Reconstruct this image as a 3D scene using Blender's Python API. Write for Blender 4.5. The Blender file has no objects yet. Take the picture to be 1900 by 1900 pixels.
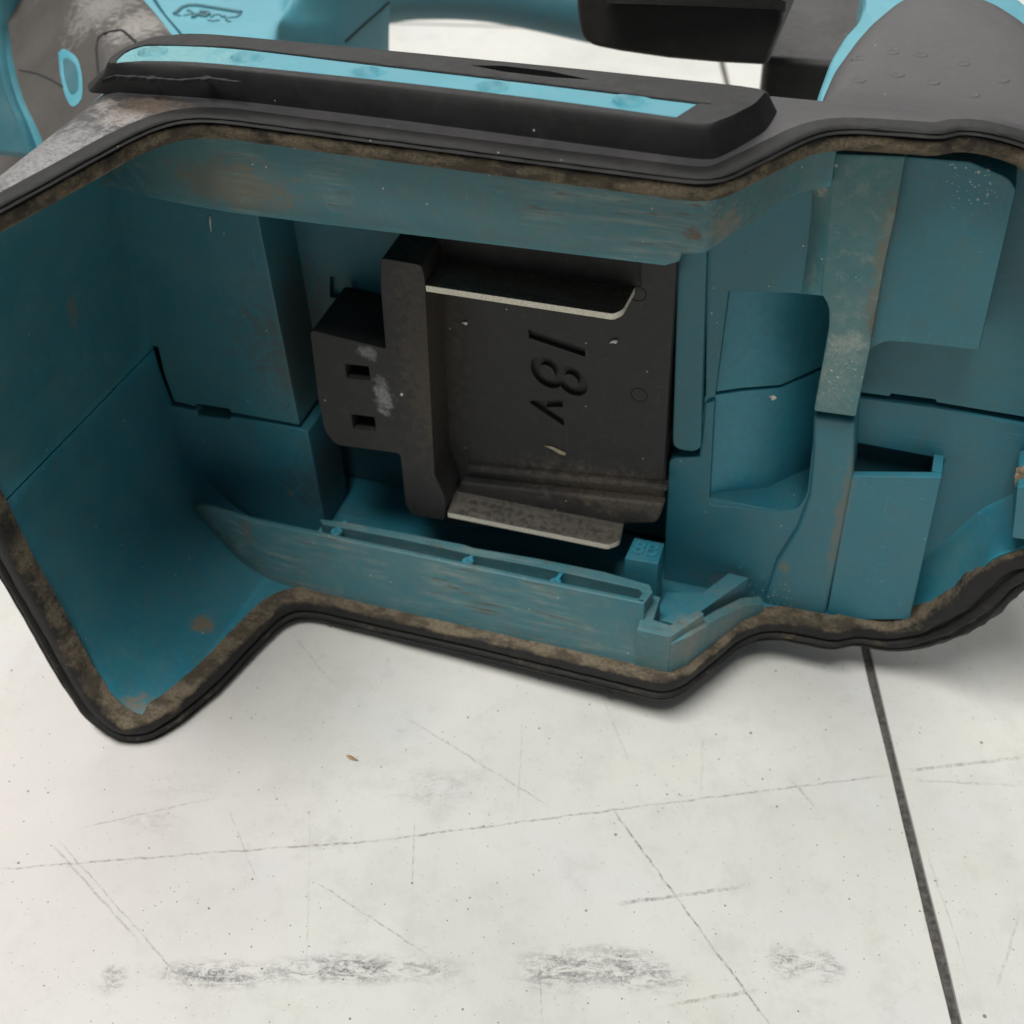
import bpy, bmesh, math, random
from mathutils import Vector, Matrix, noise
random.seed(7)
C = bpy.context.scene
COL = C.collection
K = 0.00075                       # metres per drawing unit (0.75 mm)

# ---------------------------------------------------------------- survey of the place
F = 2260.0                        # focal length of the photograph in its own pixels (1900 px wide)
def nrm(v): return Vector(v).normalized()
_Zd = nrm((130, 2380, F))                         # tool "down" seen from the camera
_X = Vector((8520, 1703, -F)); _X = nrm(_X - _Zd * _X.dot(_Zd))
_Y = nrm(_X.cross(_Zd))
RT = Matrix((_X, _Y, -_Zd))                       # camera axes -> tool axes
TO = Vector((50 / F, -200 / F, 1)) * 200          # tool origin in camera axes (units)
CAMT = -(RT @ TO)                                 # camera in tool axes
def P(px, py, **k):
    """measured image point -> 3D point on a plane X=, Y= or Z= of the tool (units)"""
    d = RT @ Vector(((px - 950) / F, (py - 950) / F, 1.0))
    (a, v), = k.items(); i = 'XYZ'.index(a)
    return CAMT + d * ((v - CAMT[i]) / d[i])
a_, b_ = math.radians(43.5), math.radians(1.85)
N = nrm((math.sin(b_) * math.cos(a_), -math.cos(a_) * math.cos(b_), -math.sin(a_)))
Yw = nrm(Vector((0, 0, 1)) - N * N.z); Xw = Yw.cross(N)
WM = Matrix((Xw, Yw, N))                          # camera axes -> world axes
HEEL = RT.transposed() @ Vector((-66, -47, -63.6)) + TO   # the corner of the tool that touches the floor
CH = -(N.dot(HEEL))                               # camera height over the floor (units)
def cam2world(c): return ((WM @ c) + Vector((0, 0, CH))) * K
def tool2world(p): return cam2world(RT.transposed() @ Vector(p) + TO)
def floor_pt(px, py):
    d = WM @ Vector(((px - 950) / F, (py - 950) / F, 1.0)); t = -CH / d.z
    return Vector((d.x * t * K, d.y * t * K))

# ---------------------------------------------------------------- camera
cd = bpy.data.cameras.new('camera'); cam = bpy.data.objects.new('camera', cd); COL.objects.link(cam)
m = Matrix((WM @ Vector((1, 0, 0)), WM @ Vector((0, -1, 0)), WM @ Vector((0, 0, -1)))).transposed().to_4x4()
m.translation = cam2world(Vector((0, 0, 0)))
cam.matrix_world = m
cd.sensor_width = 36; cd.sensor_fit = 'HORIZONTAL'; cd.lens = 36 * F / 1900
cd.clip_start = 0.005; cd.clip_end = 50
cd.dof.use_dof = True; cd.dof.focus_distance = 192 * K; cd.dof.aperture_fstop = 38
C.camera = cam

# ---------------------------------------------------------------- light: a room with ceiling lamps
w = bpy.data.worlds.new('World'); C.world = w; w.use_nodes = True
bg = w.node_tree.nodes['Background']; bg.inputs[0].default_value = (0.93, 0.97, 1.0, 1); bg.inputs[1].default_value = 0.17
def area(name, loc, target, sx, sy, power, col):
    l = bpy.data.lights.new(name, 'AREA'); l.shape = 'RECTANGLE'; l.size = sx; l.size_y = sy; l.energy = power; l.color = col
    o = bpy.data.objects.new(name, l); COL.objects.link(o); o.location = loc
    o.rotation_euler = (Vector(target) - Vector(loc)).to_track_quat('-Z', 'Y').to_euler(); return o
area('ceiling_lamp', (-0.15, 1.95, 1.25), (0, 0.16, 0), 2.4, 0.6, 22, (1.0, 0.985, 0.95))
area('ceiling_lamp', (-0.36, -0.16, 1.5), (0.02, 0.14, 0), 1.0, 0.3, 27, (1.0, 0.985, 0.95))
C.view_settings.view_transform = 'Standard'; C.view_settings.look = 'None'
C.view_settings.exposure = 0.07; C.view_settings.gamma = 1

# ---------------------------------------------------------------- node helpers
class NT:
    def __init__(s, name):
        s.m = bpy.data.materials.new(name); s.m.use_nodes = True; s.t = s.m.node_tree
        s.b = s.t.nodes['Principled BSDF']
        tc = s.n('ShaderNodeTexCoord'); v = s.n('ShaderNodeVectorMath'); v.operation = 'SCALE'
        v.inputs[3].default_value = 1 / K; s.t.links.new(tc.outputs['Object'], v.inputs[0]); s.co = v.outputs[0]
    def n(s, t): return s.t.nodes.new(t)
    def put(s, sock, v):
        if hasattr(v, 'links'): s.t.links.new(v, sock)
        else: sock.default_value = v
    def math(s, op, a, b=0.0, c=0.0, clamp=False):
        x = s.n('ShaderNodeMath'); x.operation = op; x.use_clamp = clamp
        s.put(x.inputs[0], a); s.put(x.inputs[1], b); s.put(x.inputs[2], c); return x.outputs[0]
    def vec(s, op, a, b):
        x = s.n('ShaderNodeVectorMath'); x.operation = op
        s.put(x.inputs[0], a); s.put(x.inputs[1], b)
        return x.outputs[1] if op in ('LENGTH', 'DISTANCE', 'DOT_PRODUCT') else x.outputs[0]
    def noise(s, scale, detail=4, rough=0.55, stretch=None, off=(0, 0, 0), dist=0):
        co = s.co
        if stretch: co = s.vec('MULTIPLY', co, stretch)
        if off != (0, 0, 0): co = s.vec('ADD', co, off)
        x = s.n('ShaderNodeTexNoise'); s.put(x.inputs['Vector'], co); x.inputs['Scale'].default_value = scale
        x.inputs['Detail'].default_value = detail; x.inputs['Roughness'].default_value = rough; x.inputs['Distortion'].default_value = dist
        return x.outputs[0]
    def ramp(s, v, lo, hi, a=0.0, b=1.0):
        x = s.n('ShaderNodeMapRange'); s.put(x.inputs[0], v); x.interpolation_type = 'SMOOTHSTEP'
        s.put(x.inputs[1], lo); s.put(x.inputs[2], hi); s.put(x.inputs[3], a); s.put(x.inputs[4], b); return x.outputs[0]
    def mix(s, f, a, b):
        x = s.n('ShaderNodeMix'); x.data_type = 'RGBA'; s.put(x.inputs[0], f)
        s.put(x.inputs[6], a if hasattr(a, 'links') else (*a, 1)); s.put(x.inputs[7], b if hasattr(b, 'links') else (*b, 1)); return x.outputs[2]
    def specks(s, scale, size, keep, seed=(0, 0, 0)):
        x = s.n('ShaderNodeTexVoronoi'); x.inputs['Scale'].default_value = scale
        s.put(x.inputs['Vector'], s.vec('ADD', s.co, seed))
        sep = s.n('ShaderNodeSeparateColor'); s.t.links.new(x.outputs['Color'], sep.inputs[0])
        r = s.math('MULTIPLY', sep.outputs[1], size)
        d = s.ramp(x.outputs['Distance'], s.math('MULTIPLY', r, 0.6), r, 1.0, 0.0)
        k = s.math('GREATER_THAN', sep.outputs[0], 1 - keep)
        return s.math('MULTIPLY', d, k)
    def spot(s, p, r, edge=0.6, wob=None, stretch=(1, 1, 1)):
        q = s.vec('MULTIPLY', s.vec('SUBTRACT', s.co, p), stretch)
        d = s.vec('LENGTH', q, (0, 0, 0))
        if wob is not None: d = s.math('ADD', d, s.math('MULTIPLY', s.math('SUBTRACT', wob, 0.5), r * 2.2))
        return s.ramp(d, r * edge, r, 1.0, 0.0)
    def add(s, *v):
        o = v[0]
        for x in v[1:]: o = s.math('MAXIMUM', o, x)
        return o
    def bump(s, h, strength, dist):
        x = s.n('ShaderNodeBump'); x.inputs['Strength'].default_value = strength; x.inputs['Distance'].default_value = dist
        s.put(x.inputs['Height'], h); s.t.links.new(x.outputs[0], s.b.inputs['Normal'])
    def done(s, col, rough, metal=0.0, spec=0.5):
        s.put(s.b.inputs['Base Color'], col if hasattr(col, 'links') else (*col, 1)); s.put(s.b.inputs['Roughness'], rough)
        s.put(s.b.inputs['Metallic'], metal); s.b.inputs['Specular IOR Level'].default_value = spec; return s.m

BASE = Vector((0, 10, -62))
def L(p): return (Vector(p) - BASE)               # tool units -> local units of the tool's Empty

MUD = (0.20, 0.145, 0.085)
def plastic(name, base, rough=0.45, dust=0.35, dustcol=(0.17, 0.16, 0.14), specks=0.06, spots=(), streak=0.0, var=0.25, spec=0.5, bumps=0.2, attr=False, pale=None, speckcol=(0.55, 0.56, 0.52), clus=(), edge=0.0):
    s = NT(name)
    n1 = s.noise(0.07, 5, 0.6); n2 = s.noise(0.6, 5, 0.65, off=(31, 7, 3)); n3 = s.noise(6.0, 3, 0.6)
    col = s.mix(s.ramp(n1, 0.35, 0.7, 0, var), base, tuple(min(1, c * 1.5 + 0.01) for c in base))
    d = s.math('MULTIPLY', s.ramp(n1, 0.3, 0.72, 0.4, 1.0), s.ramp(n2, 0.3, 0.75, 0.5, 1.0))
    col = s.mix(s.math('MULTIPLY', d, dust), col, dustcol)
    film = s.ramp(s.noise(0.28, 7, 0.72, off=(61, 12, 8), dist=.6), .46, .68)
    col = s.mix(s.math('MULTIPLY', film, dust * .55), col, tuple(c * .55 + .03 for c in dustcol))
    if streak:
        st = s.noise(1.0, 4, 0.7, stretch=(0.07, 1.0, 0.9), off=(5, 9, 2))
        pat = s.ramp(s.noise(0.06, 4, .6, off=(11, 40, 2)), .42, .62)
        col = s.mix(s.math('MULTIPLY', pat, s.ramp(st, 0.42, 0.7, 0, streak)), col, (0.17, 0.23, 0.215))
        col = s.mix(s.ramp(s.noise(0.5, 6, .72, off=(1, 4, 52)), .55, .75, 0, .5), col, (0.15, 0.2, 0.19))
        st2 = s.noise(1.0, 5, 0.75, stretch=(0.12, 1.0, 1.4), off=(50, 19, 2))
        col = s.mix(s.math('MULTIPLY', pat, s.ramp(st2, 0.56, 0.62, 0, streak)), col, (0.085, 0.066, 0.045))
    if edge:
        for k_, st_ in enumerate(((.05, 1, 1.3), (1.2, 1, .06), (.11, .8, .9))):
            sc = s.ramp(s.noise(1.7 + k_ * .5, 3, .55, stretch=st_, off=(k_ * 17, 3, k_ * 5), dist=.25), .64, .69)
            col = s.mix(s.math('MULTIPLY', s.math('MULTIPLY', sc, s.ramp(n2, .42, .62)), .42), col, tuple(min(.4, c * 1.3 + .05) for c in base))
        pit = s.ramp(s.noise(3.1, 5, .8, off=(22, 9, 71)), .60, .72)
        col = s.mix(s.math('MULTIPLY', pit, .4), col, tuple(c * .5 for c in dustcol))
    for (p, r, st, c, amt) in spots:  # mud, rust and dust spots, plus the sheen painted on the shell
        col = s.mix(s.math('MULTIPLY', s.math('MULTIPLY', s.spot(tuple(L(p)), r, 0.3, n2, st), s.ramp(s.noise(1.8, 6, .8, off=(4, 44, 4)), .32, .55)), amt), col, c)
    if pale:
        col = s.mix(s.math('MULTIPLY', s.ramp(s.noise(0.35, 6, 0.7, off=(3, 77, 1)), 0.5, 0.66), pale[1]), col, pale[0])
    sp = s.add(s.specks(0.30, 0.10, specks * .6, (3, 1, 8)), s.specks(0.9, 0.17, specks * 0.9, (13, 5, 8)))
    for (p, r) in clus: sp = s.add(sp, s.math('MULTIPLY', s.add(s.specks(1.0, .30, .5, (1, 1, 1)), s.specks(2.2, .34, .5, (6, 1, 1))), s.spot(tuple(L(p)), r, .15)))
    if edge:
        g = s.n('ShaderNodeNewGeometry'); col = s.mix(s.math('MULTIPLY', s.ramp(g.outputs['Pointiness'], .545, .63), s.ramp(n2, .3, .65, .25, edge)), col, tuple(min(.5, c * 2.2 + .02) for c in base))  # convex edges painted lighter to stand for edge highlights
    col = s.mix(s.math('MULTIPLY', sp, 0.8), col, speckcol)
    r = s.math('ADD', rough, s.math('MULTIPLY', d, 0.25), clamp=True)
    if attr:
        at = s.n('ShaderNodeAttribute'); at.attribute_name = 'dust'
        ns = s.noise(1.1, 7, 0.75, off=(2, 2, 9)); n5 = s.noise(0.16, 4, 0.6, off=(9, 2, 4))
        k = s.ramp(s.math('ADD', at.outputs['Fac'], s.math('ADD', s.math('MULTIPLY', s.math('SUBTRACT', ns, 0.5), 0.9), s.math('MULTIPLY', s.math('SUBTRACT', n5, 0.5), 2.0))), 0.35, 0.85)
        mc = s.mix(s.ramp(s.noise(2.4, 5, 0.8, off=(7, 7, 7)), 0.3, 0.75), (0.095, 0.08, 0.06), (0.24, 0.19, 0.125))
        mc = s.mix(s.ramp(s.noise(0.22, 6, 0.75, stretch=(.6, 1, 1.5), off=(1, 17, 7)), 0.42, 0.6, 0, .8), mc, (0.045, 0.036, 0.026))
        col = s.mix(k, col, mc); r = s.math('ADD', r, s.math('MULTIPLY', k, 0.4), clamp=True)
        hb = s.math('ADD', s.math('MULTIPLY', n3, 0.4), s.math('MULTIPLY', s.math('MULTIPLY', ns, k), 2.5))
        s.bump(hb, 0.5, 0.3 * K)
    else:
        s.bump(s.math('ADD', n3, s.math('MULTIPLY', n2, 0.5)), bumps, 0.25 * K)
    return s.done(col, r, 0, spec)

TEAL = (0.010, 0.145, 0.200)
RUST = (0.10, 0.055, 0.025)
DRY = (0.20, 0.185, 0.145)
up_mud = [((-55, 21, -12), 13, (.9, 1, .55), (.085, .072, .058), .85), (P(1622, 600, Y=19), 2.2, (2.2, 1, .55), RUST, .85), (P(1640, 480, Y=19), 2.5, (1.2, 1, .16), (.16, .14, .09), .8),
          (P(1285, 437, Y=-3), 1.7, (1, 1, 1), RUST, .9), (P(1345, 430, Y=0), 3.0, (1.2, .5, .8), DRY, .9),
          (P(430, 340, Y=-2), 9.0, (.6, .6, 1.6), (.16, .12, .07), .75), (P(1520, 345, Y=20.5), 2.6, (1, 1, 1.3), (.42, .42, .36), .7),
          (P(120, 575, X=-85), 3.0, (1, 1, .6), (.15, .14, .11), .7), (P(1575, 640, Y=19), 3.0, (.8, 1, 1), (.40, .41, .36), .6), (P(1550, 700, Y=19), 6.0, (1.2, 1, .6), (.20, .27, .25), .6)]
lo_mud = [((-53, 21, -45), 11, (.9, 1, .7), (.075, .068, .058), .8), (P(375, 1157, Z=-58), 3.0, (1, 1, 1), (.20, .13, .06), .95), (P(447, 998, Y=-1), 2.2, (1.1, .5, .7), (.20, .13, .07), .9),
          (P(232, 912, X=-82), 1.6, (1, 1, .8), (.15, .10, .05), .9), (P(268, 918, X=-82), 1.4, (1, 1, .8), (.15, .10, .05), .9),
          (P(255, 1318, Z=-58), 4.0, (.8, 1, 1), MUD, .9), (P(1455, 1050, Y=21.2), 1.6, (1, 1, .7), (.22, .15, .06), .6),
          (P(1340, 1130, Z=-56), 7.0, (1, .6, 1), DRY, .5), (P(1270, 1180, Y=2), 4.5, (.7, .7, .7), DRY, .7),
          (P(1560, 960, Y=21), 3, (2.0, 1, .14), (.17, .14, .09), .7), (P(540, 915, Y=15), 1.4, (1, 1, 1), MUD, .7)]
M = {}
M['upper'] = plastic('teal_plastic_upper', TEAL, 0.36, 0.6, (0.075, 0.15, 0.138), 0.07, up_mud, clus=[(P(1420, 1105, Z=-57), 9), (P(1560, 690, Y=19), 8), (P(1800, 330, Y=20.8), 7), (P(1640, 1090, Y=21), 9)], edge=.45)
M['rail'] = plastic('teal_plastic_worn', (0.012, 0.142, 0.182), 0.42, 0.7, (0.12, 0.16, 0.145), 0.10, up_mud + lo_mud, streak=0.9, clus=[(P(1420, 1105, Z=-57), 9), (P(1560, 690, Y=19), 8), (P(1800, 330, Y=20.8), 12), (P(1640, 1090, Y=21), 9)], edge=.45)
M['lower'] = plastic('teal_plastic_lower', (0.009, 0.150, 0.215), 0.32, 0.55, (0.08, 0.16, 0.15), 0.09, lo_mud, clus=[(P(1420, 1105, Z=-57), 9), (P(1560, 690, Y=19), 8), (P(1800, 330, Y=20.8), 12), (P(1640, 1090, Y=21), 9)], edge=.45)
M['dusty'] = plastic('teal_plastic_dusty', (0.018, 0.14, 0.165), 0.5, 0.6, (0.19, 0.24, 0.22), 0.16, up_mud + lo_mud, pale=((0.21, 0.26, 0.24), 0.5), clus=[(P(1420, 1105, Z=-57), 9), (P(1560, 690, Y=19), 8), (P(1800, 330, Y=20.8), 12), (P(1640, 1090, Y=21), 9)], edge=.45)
M['cyan'] = plastic('turquoise_plastic', (0.04, 0.27, 0.35), 0.42, 0.3, (0.30, 0.42, 0.42), 0.04)
M['accent'] = plastic('turquoise_faded', (0.028, 0.24, 0.32), 0.45, 0.3, (0.28, 0.40, 0.36), 0.10, [(P(280, 98, Z=51), 11, (.5, 1, 1), (.22, .40, .38), .5)])
M['deepteal'] = plastic('dark_teal_plastic', (0.012, 0.12, 0.16), 0.45, 0.3)  # darker teal, also painted where recesses are shaded
M['rubber'] = plastic('black_rubber', (0.009, 0.0088, 0.009), 0.5, 0.3, (0.035, 0.033, 0.031), 0.03, attr=True, spec=.3, speckcol=(.3, .28, .24))
M['shell'] = plastic('black_shell', (0.03, 0.029, 0.031), 0.42, 0.35, (0.075, 0.07, 0.068), 0.02,
                     [(P(225, 220, Z=46.5), 4.5, (.75, 1, 1), (.32, .28, .26), .75), (P(195, 195, Z=46.5), 2.6, (.8, 1, 1), (.32, .28, .26), .7), (P(280, 200, Z=46.5), 4, (.5, 1, 1), (.16, .11, .07), .6), (P(60, 300, Z=46.5), 16, (1, 1, 1), (.27, .26, .26), .8)], spec=0.55)  # last, widest spot paints the lamp sheen on the flat left top
M['bumper'] = plastic('black_bumper', (0.010, 0.0098, 0.0102), 0.45, 0.3, (0.035, 0.034, 0.034), 0.012, spec=0.25)
M['grey'] = plastic('grey_elastomer', (0.045, 0.040, 0.036), 0.55, 0.6, (0.085, 0.075, 0.065), 0.02, [(P(185, 18, Z=26), 9, (1, .6, 1), (.30, .28, .26), .55), (P(262, 50, Z=26), 8, (1, .7, 1), (.34, .32, .29), .7)])
M['grip'] = plastic('grip_elastomer', (0.055, 0.052, 0.055), 0.5, 0.3, (0.10, 0.095, 0.09), 0.02)
M['black'] = plastic('black_plastic', (0.012, 0.0115, 0.011), 0.45, 0.3, (0.05, 0.047, 0.042), 0.015)
M['term'] = plastic('terminal_plastic', (0.0185, 0.018, 0.0182), 0.42, 0.4, (0.048, 0.046, 0.045), 0.04, spec=.38, edge=.3, spots=[
    (P(712, 735, Y=11), 3.6, (1.6, 1, .7), (.30, .30, .29), .75), (P(680, 655, Y=11), 2.0, (.8, 1, 1), (.30, .30, .29), .6), (P(795, 640, Y=14), 16, (2.5, 1, .5), (.075, .058, .04), .7),
    (P(1150, 915, Y=18), 12, (.45, 1, 2), (.13, .105, .08), .7)])
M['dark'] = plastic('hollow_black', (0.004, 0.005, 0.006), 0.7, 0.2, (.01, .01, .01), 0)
def metal(name, c, r):
    s = NT(name); st = s.noise(1.0, 4, 0.7, stretch=(0.08, 3.0, 3.0)); n = s.noise(0.9, 6, 0.75)
    col = s.mix(s.ramp(st, 0.35, 0.7), c, tuple(x * 0.55 for x in c)); col = s.mix(s.ramp(n, 0.42, 0.62, 0, 0.75), col, (0.05, 0.045, 0.035))
    return s.done(col, s.math('ADD', r, s.math('MULTIPLY', n, 0.3)), s.ramp(n, 0.42, 0.66, 1.0, 0.2))
M['metal'] = metal('worn_contact_metal', (0.42, 0.39, 0.34), 0.3)
s_ = NT('cut_metal_edge'); M['edge'] = s_.done(s_.mix(s_.ramp(s_.noise(2.5, 4), .35, .7), (0.86, 0.82, 0.70), (0.68, 0.62, 0.50)), 0.42, 0.1)

# ---------------------------------------------------------------- mesh helpers (tool units in, metres out)
def link(name, me, mat, parent):
    o = bpy.data.objects.new(name, me); COL.objects.link(o); o.parent = parent
    for mm in (mat if isinstance(mat, (list, tuple)) else [mat]): me.materials.append(mm)
    return o
def finish(bm, name, mat, parent, smooth=35, bevel=0, seg=2, loc=True, angle=30):
    bmesh.ops.remove_doubles(bm, verts=bm.verts, dist=1e-4)
    bmesh.ops.recalc_face_normals(bm, faces=bm.faces)
    if bevel:
        es = [e for e in bm.edges if len(e.link_faces) == 2 and e.calc_face_angle(0) > math.radians(angle)]
        bmesh.ops.bevel(bm, geom=es, offset=bevel, segments=seg, profile=0.5, affect='EDGES', clamp_overlap=True)
    for v in bm.verts: v.co = (v.co - BASE) * K if loc else v.co * K
    me = bpy.data.meshes.new(name); bm.to_mesh(me); bm.free()
    if smooth:
        for p in me.polygons: p.use_smooth = True
        me.set_sharp_from_angle(angle=math.radians(smooth))
    o = link(name, me, mat, parent)
    if bevel: wn = o.modifiers.new('wn', 'WEIGHTED_NORMAL'); wn.keep_sharp = True; wn.weight = 60
    return o
def rounded(pts):
    """(x, z) or (x, z, r) corners -> polygon with the given corner radii"""
    out = []; n = len(pts)
    for i, p in enumerate(pts):
        r = p[2] if len(p) > 2 else 0
        c = Vector(p[:2])
        if not r: out.append(c); continue
        a = Vector(pts[i - 1][:2]) - c; b = Vector(pts[(i + 1) % n][:2]) - c
        ra = min(r, a.length * .45); rb = min(r, b.length * .45)
        s, e = c + a.normalized() * ra, c + b.normalized() * rb
        for k in range(5):
            t = k / 4; out.append(s * (1 - t) ** 2 + c * 2 * t * (1 - t) + e * t * t)
    return out
def loops(bm, ls, cap0=True, cap1=True, closed=True):
    R = [[bm.verts.new(p) for p in l] for l in ls]; n = len(R[0])
    for a, b in zip(R, R[1:]):
        for i in range(n if closed else n - 1):
            j = (i + 1) % n; bm.faces.new((a[i], a[j], b[j], b[i]))
    if cap0: bm.faces.new(R[0][::-1])
    if cap1: bm.faces.new(R[-1])
    return R
def push(v, dy):
    v = Vector(v); return v + (v - CAMT) * (dy / (v.y - CAMT.y))
def px(pts, **k):
    ax = list(k)[0]; out = []
    for p in pts:
        q = P(p[0], p[1], **k)
        t = (q.x, q.z) if ax == 'Y' else (q.x, q.y) if ax == 'Z' else (q.y, q.z)
        out.append(t + tuple(p[2:3]))
    return out
def prismY(name, pts, y0, y1, mat, parent, bevel=0.5, seg=2, bm=None, **kw):
    own = bm is None
    if own: bm = bmesh.new()
    q = rounded(pts)
    loops(bm, [[(a.x, y0, a.y) for a in q], [(a.x, y1, a.y) for a in q]])
    return finish(bm, name, mat, parent, bevel=bevel, seg=seg, **kw) if own else bm
def prismZ(name, pts, z0, z1, mat, parent, bevel=0.5, seg=2, bm=None, **kw):
    own = bm is None
    if own: bm = bmesh.new()
    q = rounded(pts)
    loops(bm, [[(a.x, a.y, z0) for a in q], [(a.x, a.y, z1) for a in q]])
    return finish(bm, name, mat, parent, bevel=bevel, seg=seg, **kw) if own else bm
def spline(pts, n):
    """Catmull-Rom through 3D points, n samples per span"""
    q = [Vector(p) for p in pts]; q = [q[0] * 2 - q[1]] + q + [q[-1] * 2 - q[-2]]; out = []
    for i in range(1, len(q) - 2):
        for k in range(n):
            t = k / n; a, b, c, d = q[i - 1:i + 3]
            out.append(0.5 * ((2 * b) + (c - a) * t + (2 * a - 5 * b + 4 * c - d) * t * t + (3 * b - a - 3 * c + d) * t ** 3))
    return out + [q[-2]]
def sheet(name, rows, mat, parent, thick, bevel=0.0, smooth=50, seg=2):
    """closed plate: a grid of 3D points and its copy moved by the vector thick"""
    bm = bmesh.new(); t = Vector(thick)
    A = [[bm.verts.new(Vector(p)) for p in r] for r in rows]; B = [[bm.verts.new(Vector(p) + t) for p in r] for r in rows]
    nr, nc = len(A), len(A[0])
    for i in range(nr - 1):
        for j in range(nc - 1):
            bm.faces.new((A[i][j], A[i][j + 1], A[i + 1][j + 1], A[i + 1][j])); bm.faces.new((B[i][j], B[i + 1][j], B[i + 1][j + 1], B[i][j + 1]))
    for j in range(nc - 1):
        bm.faces.new((A[0][j], B[0][j], B[0][j + 1], A[0][j + 1])); bm.faces.new((A[-1][j], A[-1][j + 1], B[-1][j + 1], B[-1][j]))
    for i in range(nr - 1):
        bm.faces.new((A[i][0], A[i + 1][0], B[i + 1][0], B[i][0])); bm.faces.new((A[i][-1], B[i][-1], B[i + 1][-1], A[i + 1][-1]))
    return finish(bm, name, mat, parent, smooth=smooth, bevel=bevel, seg=seg)
def patch(rows, n=4):
    """smooth grid through control rows"""
    r1 = [spline(r, n) for r in rows]
    cols = [spline([r[j] for r in r1], n) for j in range(len(r1[0]))]
    return [[cols[j][i] for j in range(len(cols))] for i in range(len(cols[0]))]
def cut(o, bm, self_=False):
    """carve the closed shapes of bm (tool units) out of object o"""
    bmesh.ops.recalc_face_normals(bm, faces=bm.faces)
    for v in bm.verts: v.co = (v.co - BASE) * K
    me = bpy.data.meshes.new('cutter'); bm.to_mesh(me); bm.free()
    c = bpy.data.objects.new('cutter', me); COL.objects.link(c)
    par = o.parent; o.parent = None
    o.modifiers.clear(); md = o.modifiers.new('b', 'BOOLEAN'); md.object = c; md.operation = 'DIFFERENCE'; md.solver = 'EXACT'; md.use_self = self_
    dg = bpy.context.evaluated_depsgraph_get(); dg.update()
    new = bpy.data.meshes.new_from_object(o.evaluated_get(dg)); o.modifiers.clear()
    if len(new.polygons) > 5:
        o.data = new; wn = o.modifiers.new('wn', 'WEIGHTED_NORMAL'); wn.keep_sharp = True; wn.weight = 60
        for p in new.polygons: p.use_smooth = True
        new.set_sharp_from_angle(angle=math.radians(35))
    else: print('CUT FAILED', o.name)
    bpy.data.objects.remove(c); o.parent = par
def stroke(bm, pts, wd, plane, d0, d1):
    """one thick poly-line as disjoint closed prisms; plane maps (u, v, d) -> 3D"""
    for a, b in zip(pts, pts[1:]):
        a, b = Vector(a), Vector(b); t = (b - a).normalized(); nn = Vector((-t.y, t.x)) * wd / 2; e = t * wd * .35
        q = [a - e + nn, a - e - nn, b + e - nn, b + e + nn]
        loops(bm, [[plane(c.x, c.y, d0) for c in q], [plane(c.x, c.y, d1) for c in q]])

# ================================================================ FLOOR
fl = bpy.data.objects.new('floor', None)
j1 = floor_pt(1605, 1200).x; j2 = floor_pt(724, 42).y; TS = 450 * K; GAP = 1.9 * K
bm = bmesh.new(); bmesh.ops.create_grid(bm, x_segments=1, y_segments=1, size=6)
for v in bm.verts: v.co.z = -0.0006
me = bpy.data.meshes.new('floor'); bm.to_mesh(me); bm.free()
s = NT('joint_grime'); me.materials.append(s.done(s.mix(s.ramp(s.noise(0.9, 5, .7), .3, .7), (0.035, 0.032, 0.03), (0.11, 0.10, 0.09)), 0.8))
fl = bpy.data.objects.new('floor', me); COL.objects.link(fl); fl['kind'] = 'structure'

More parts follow.
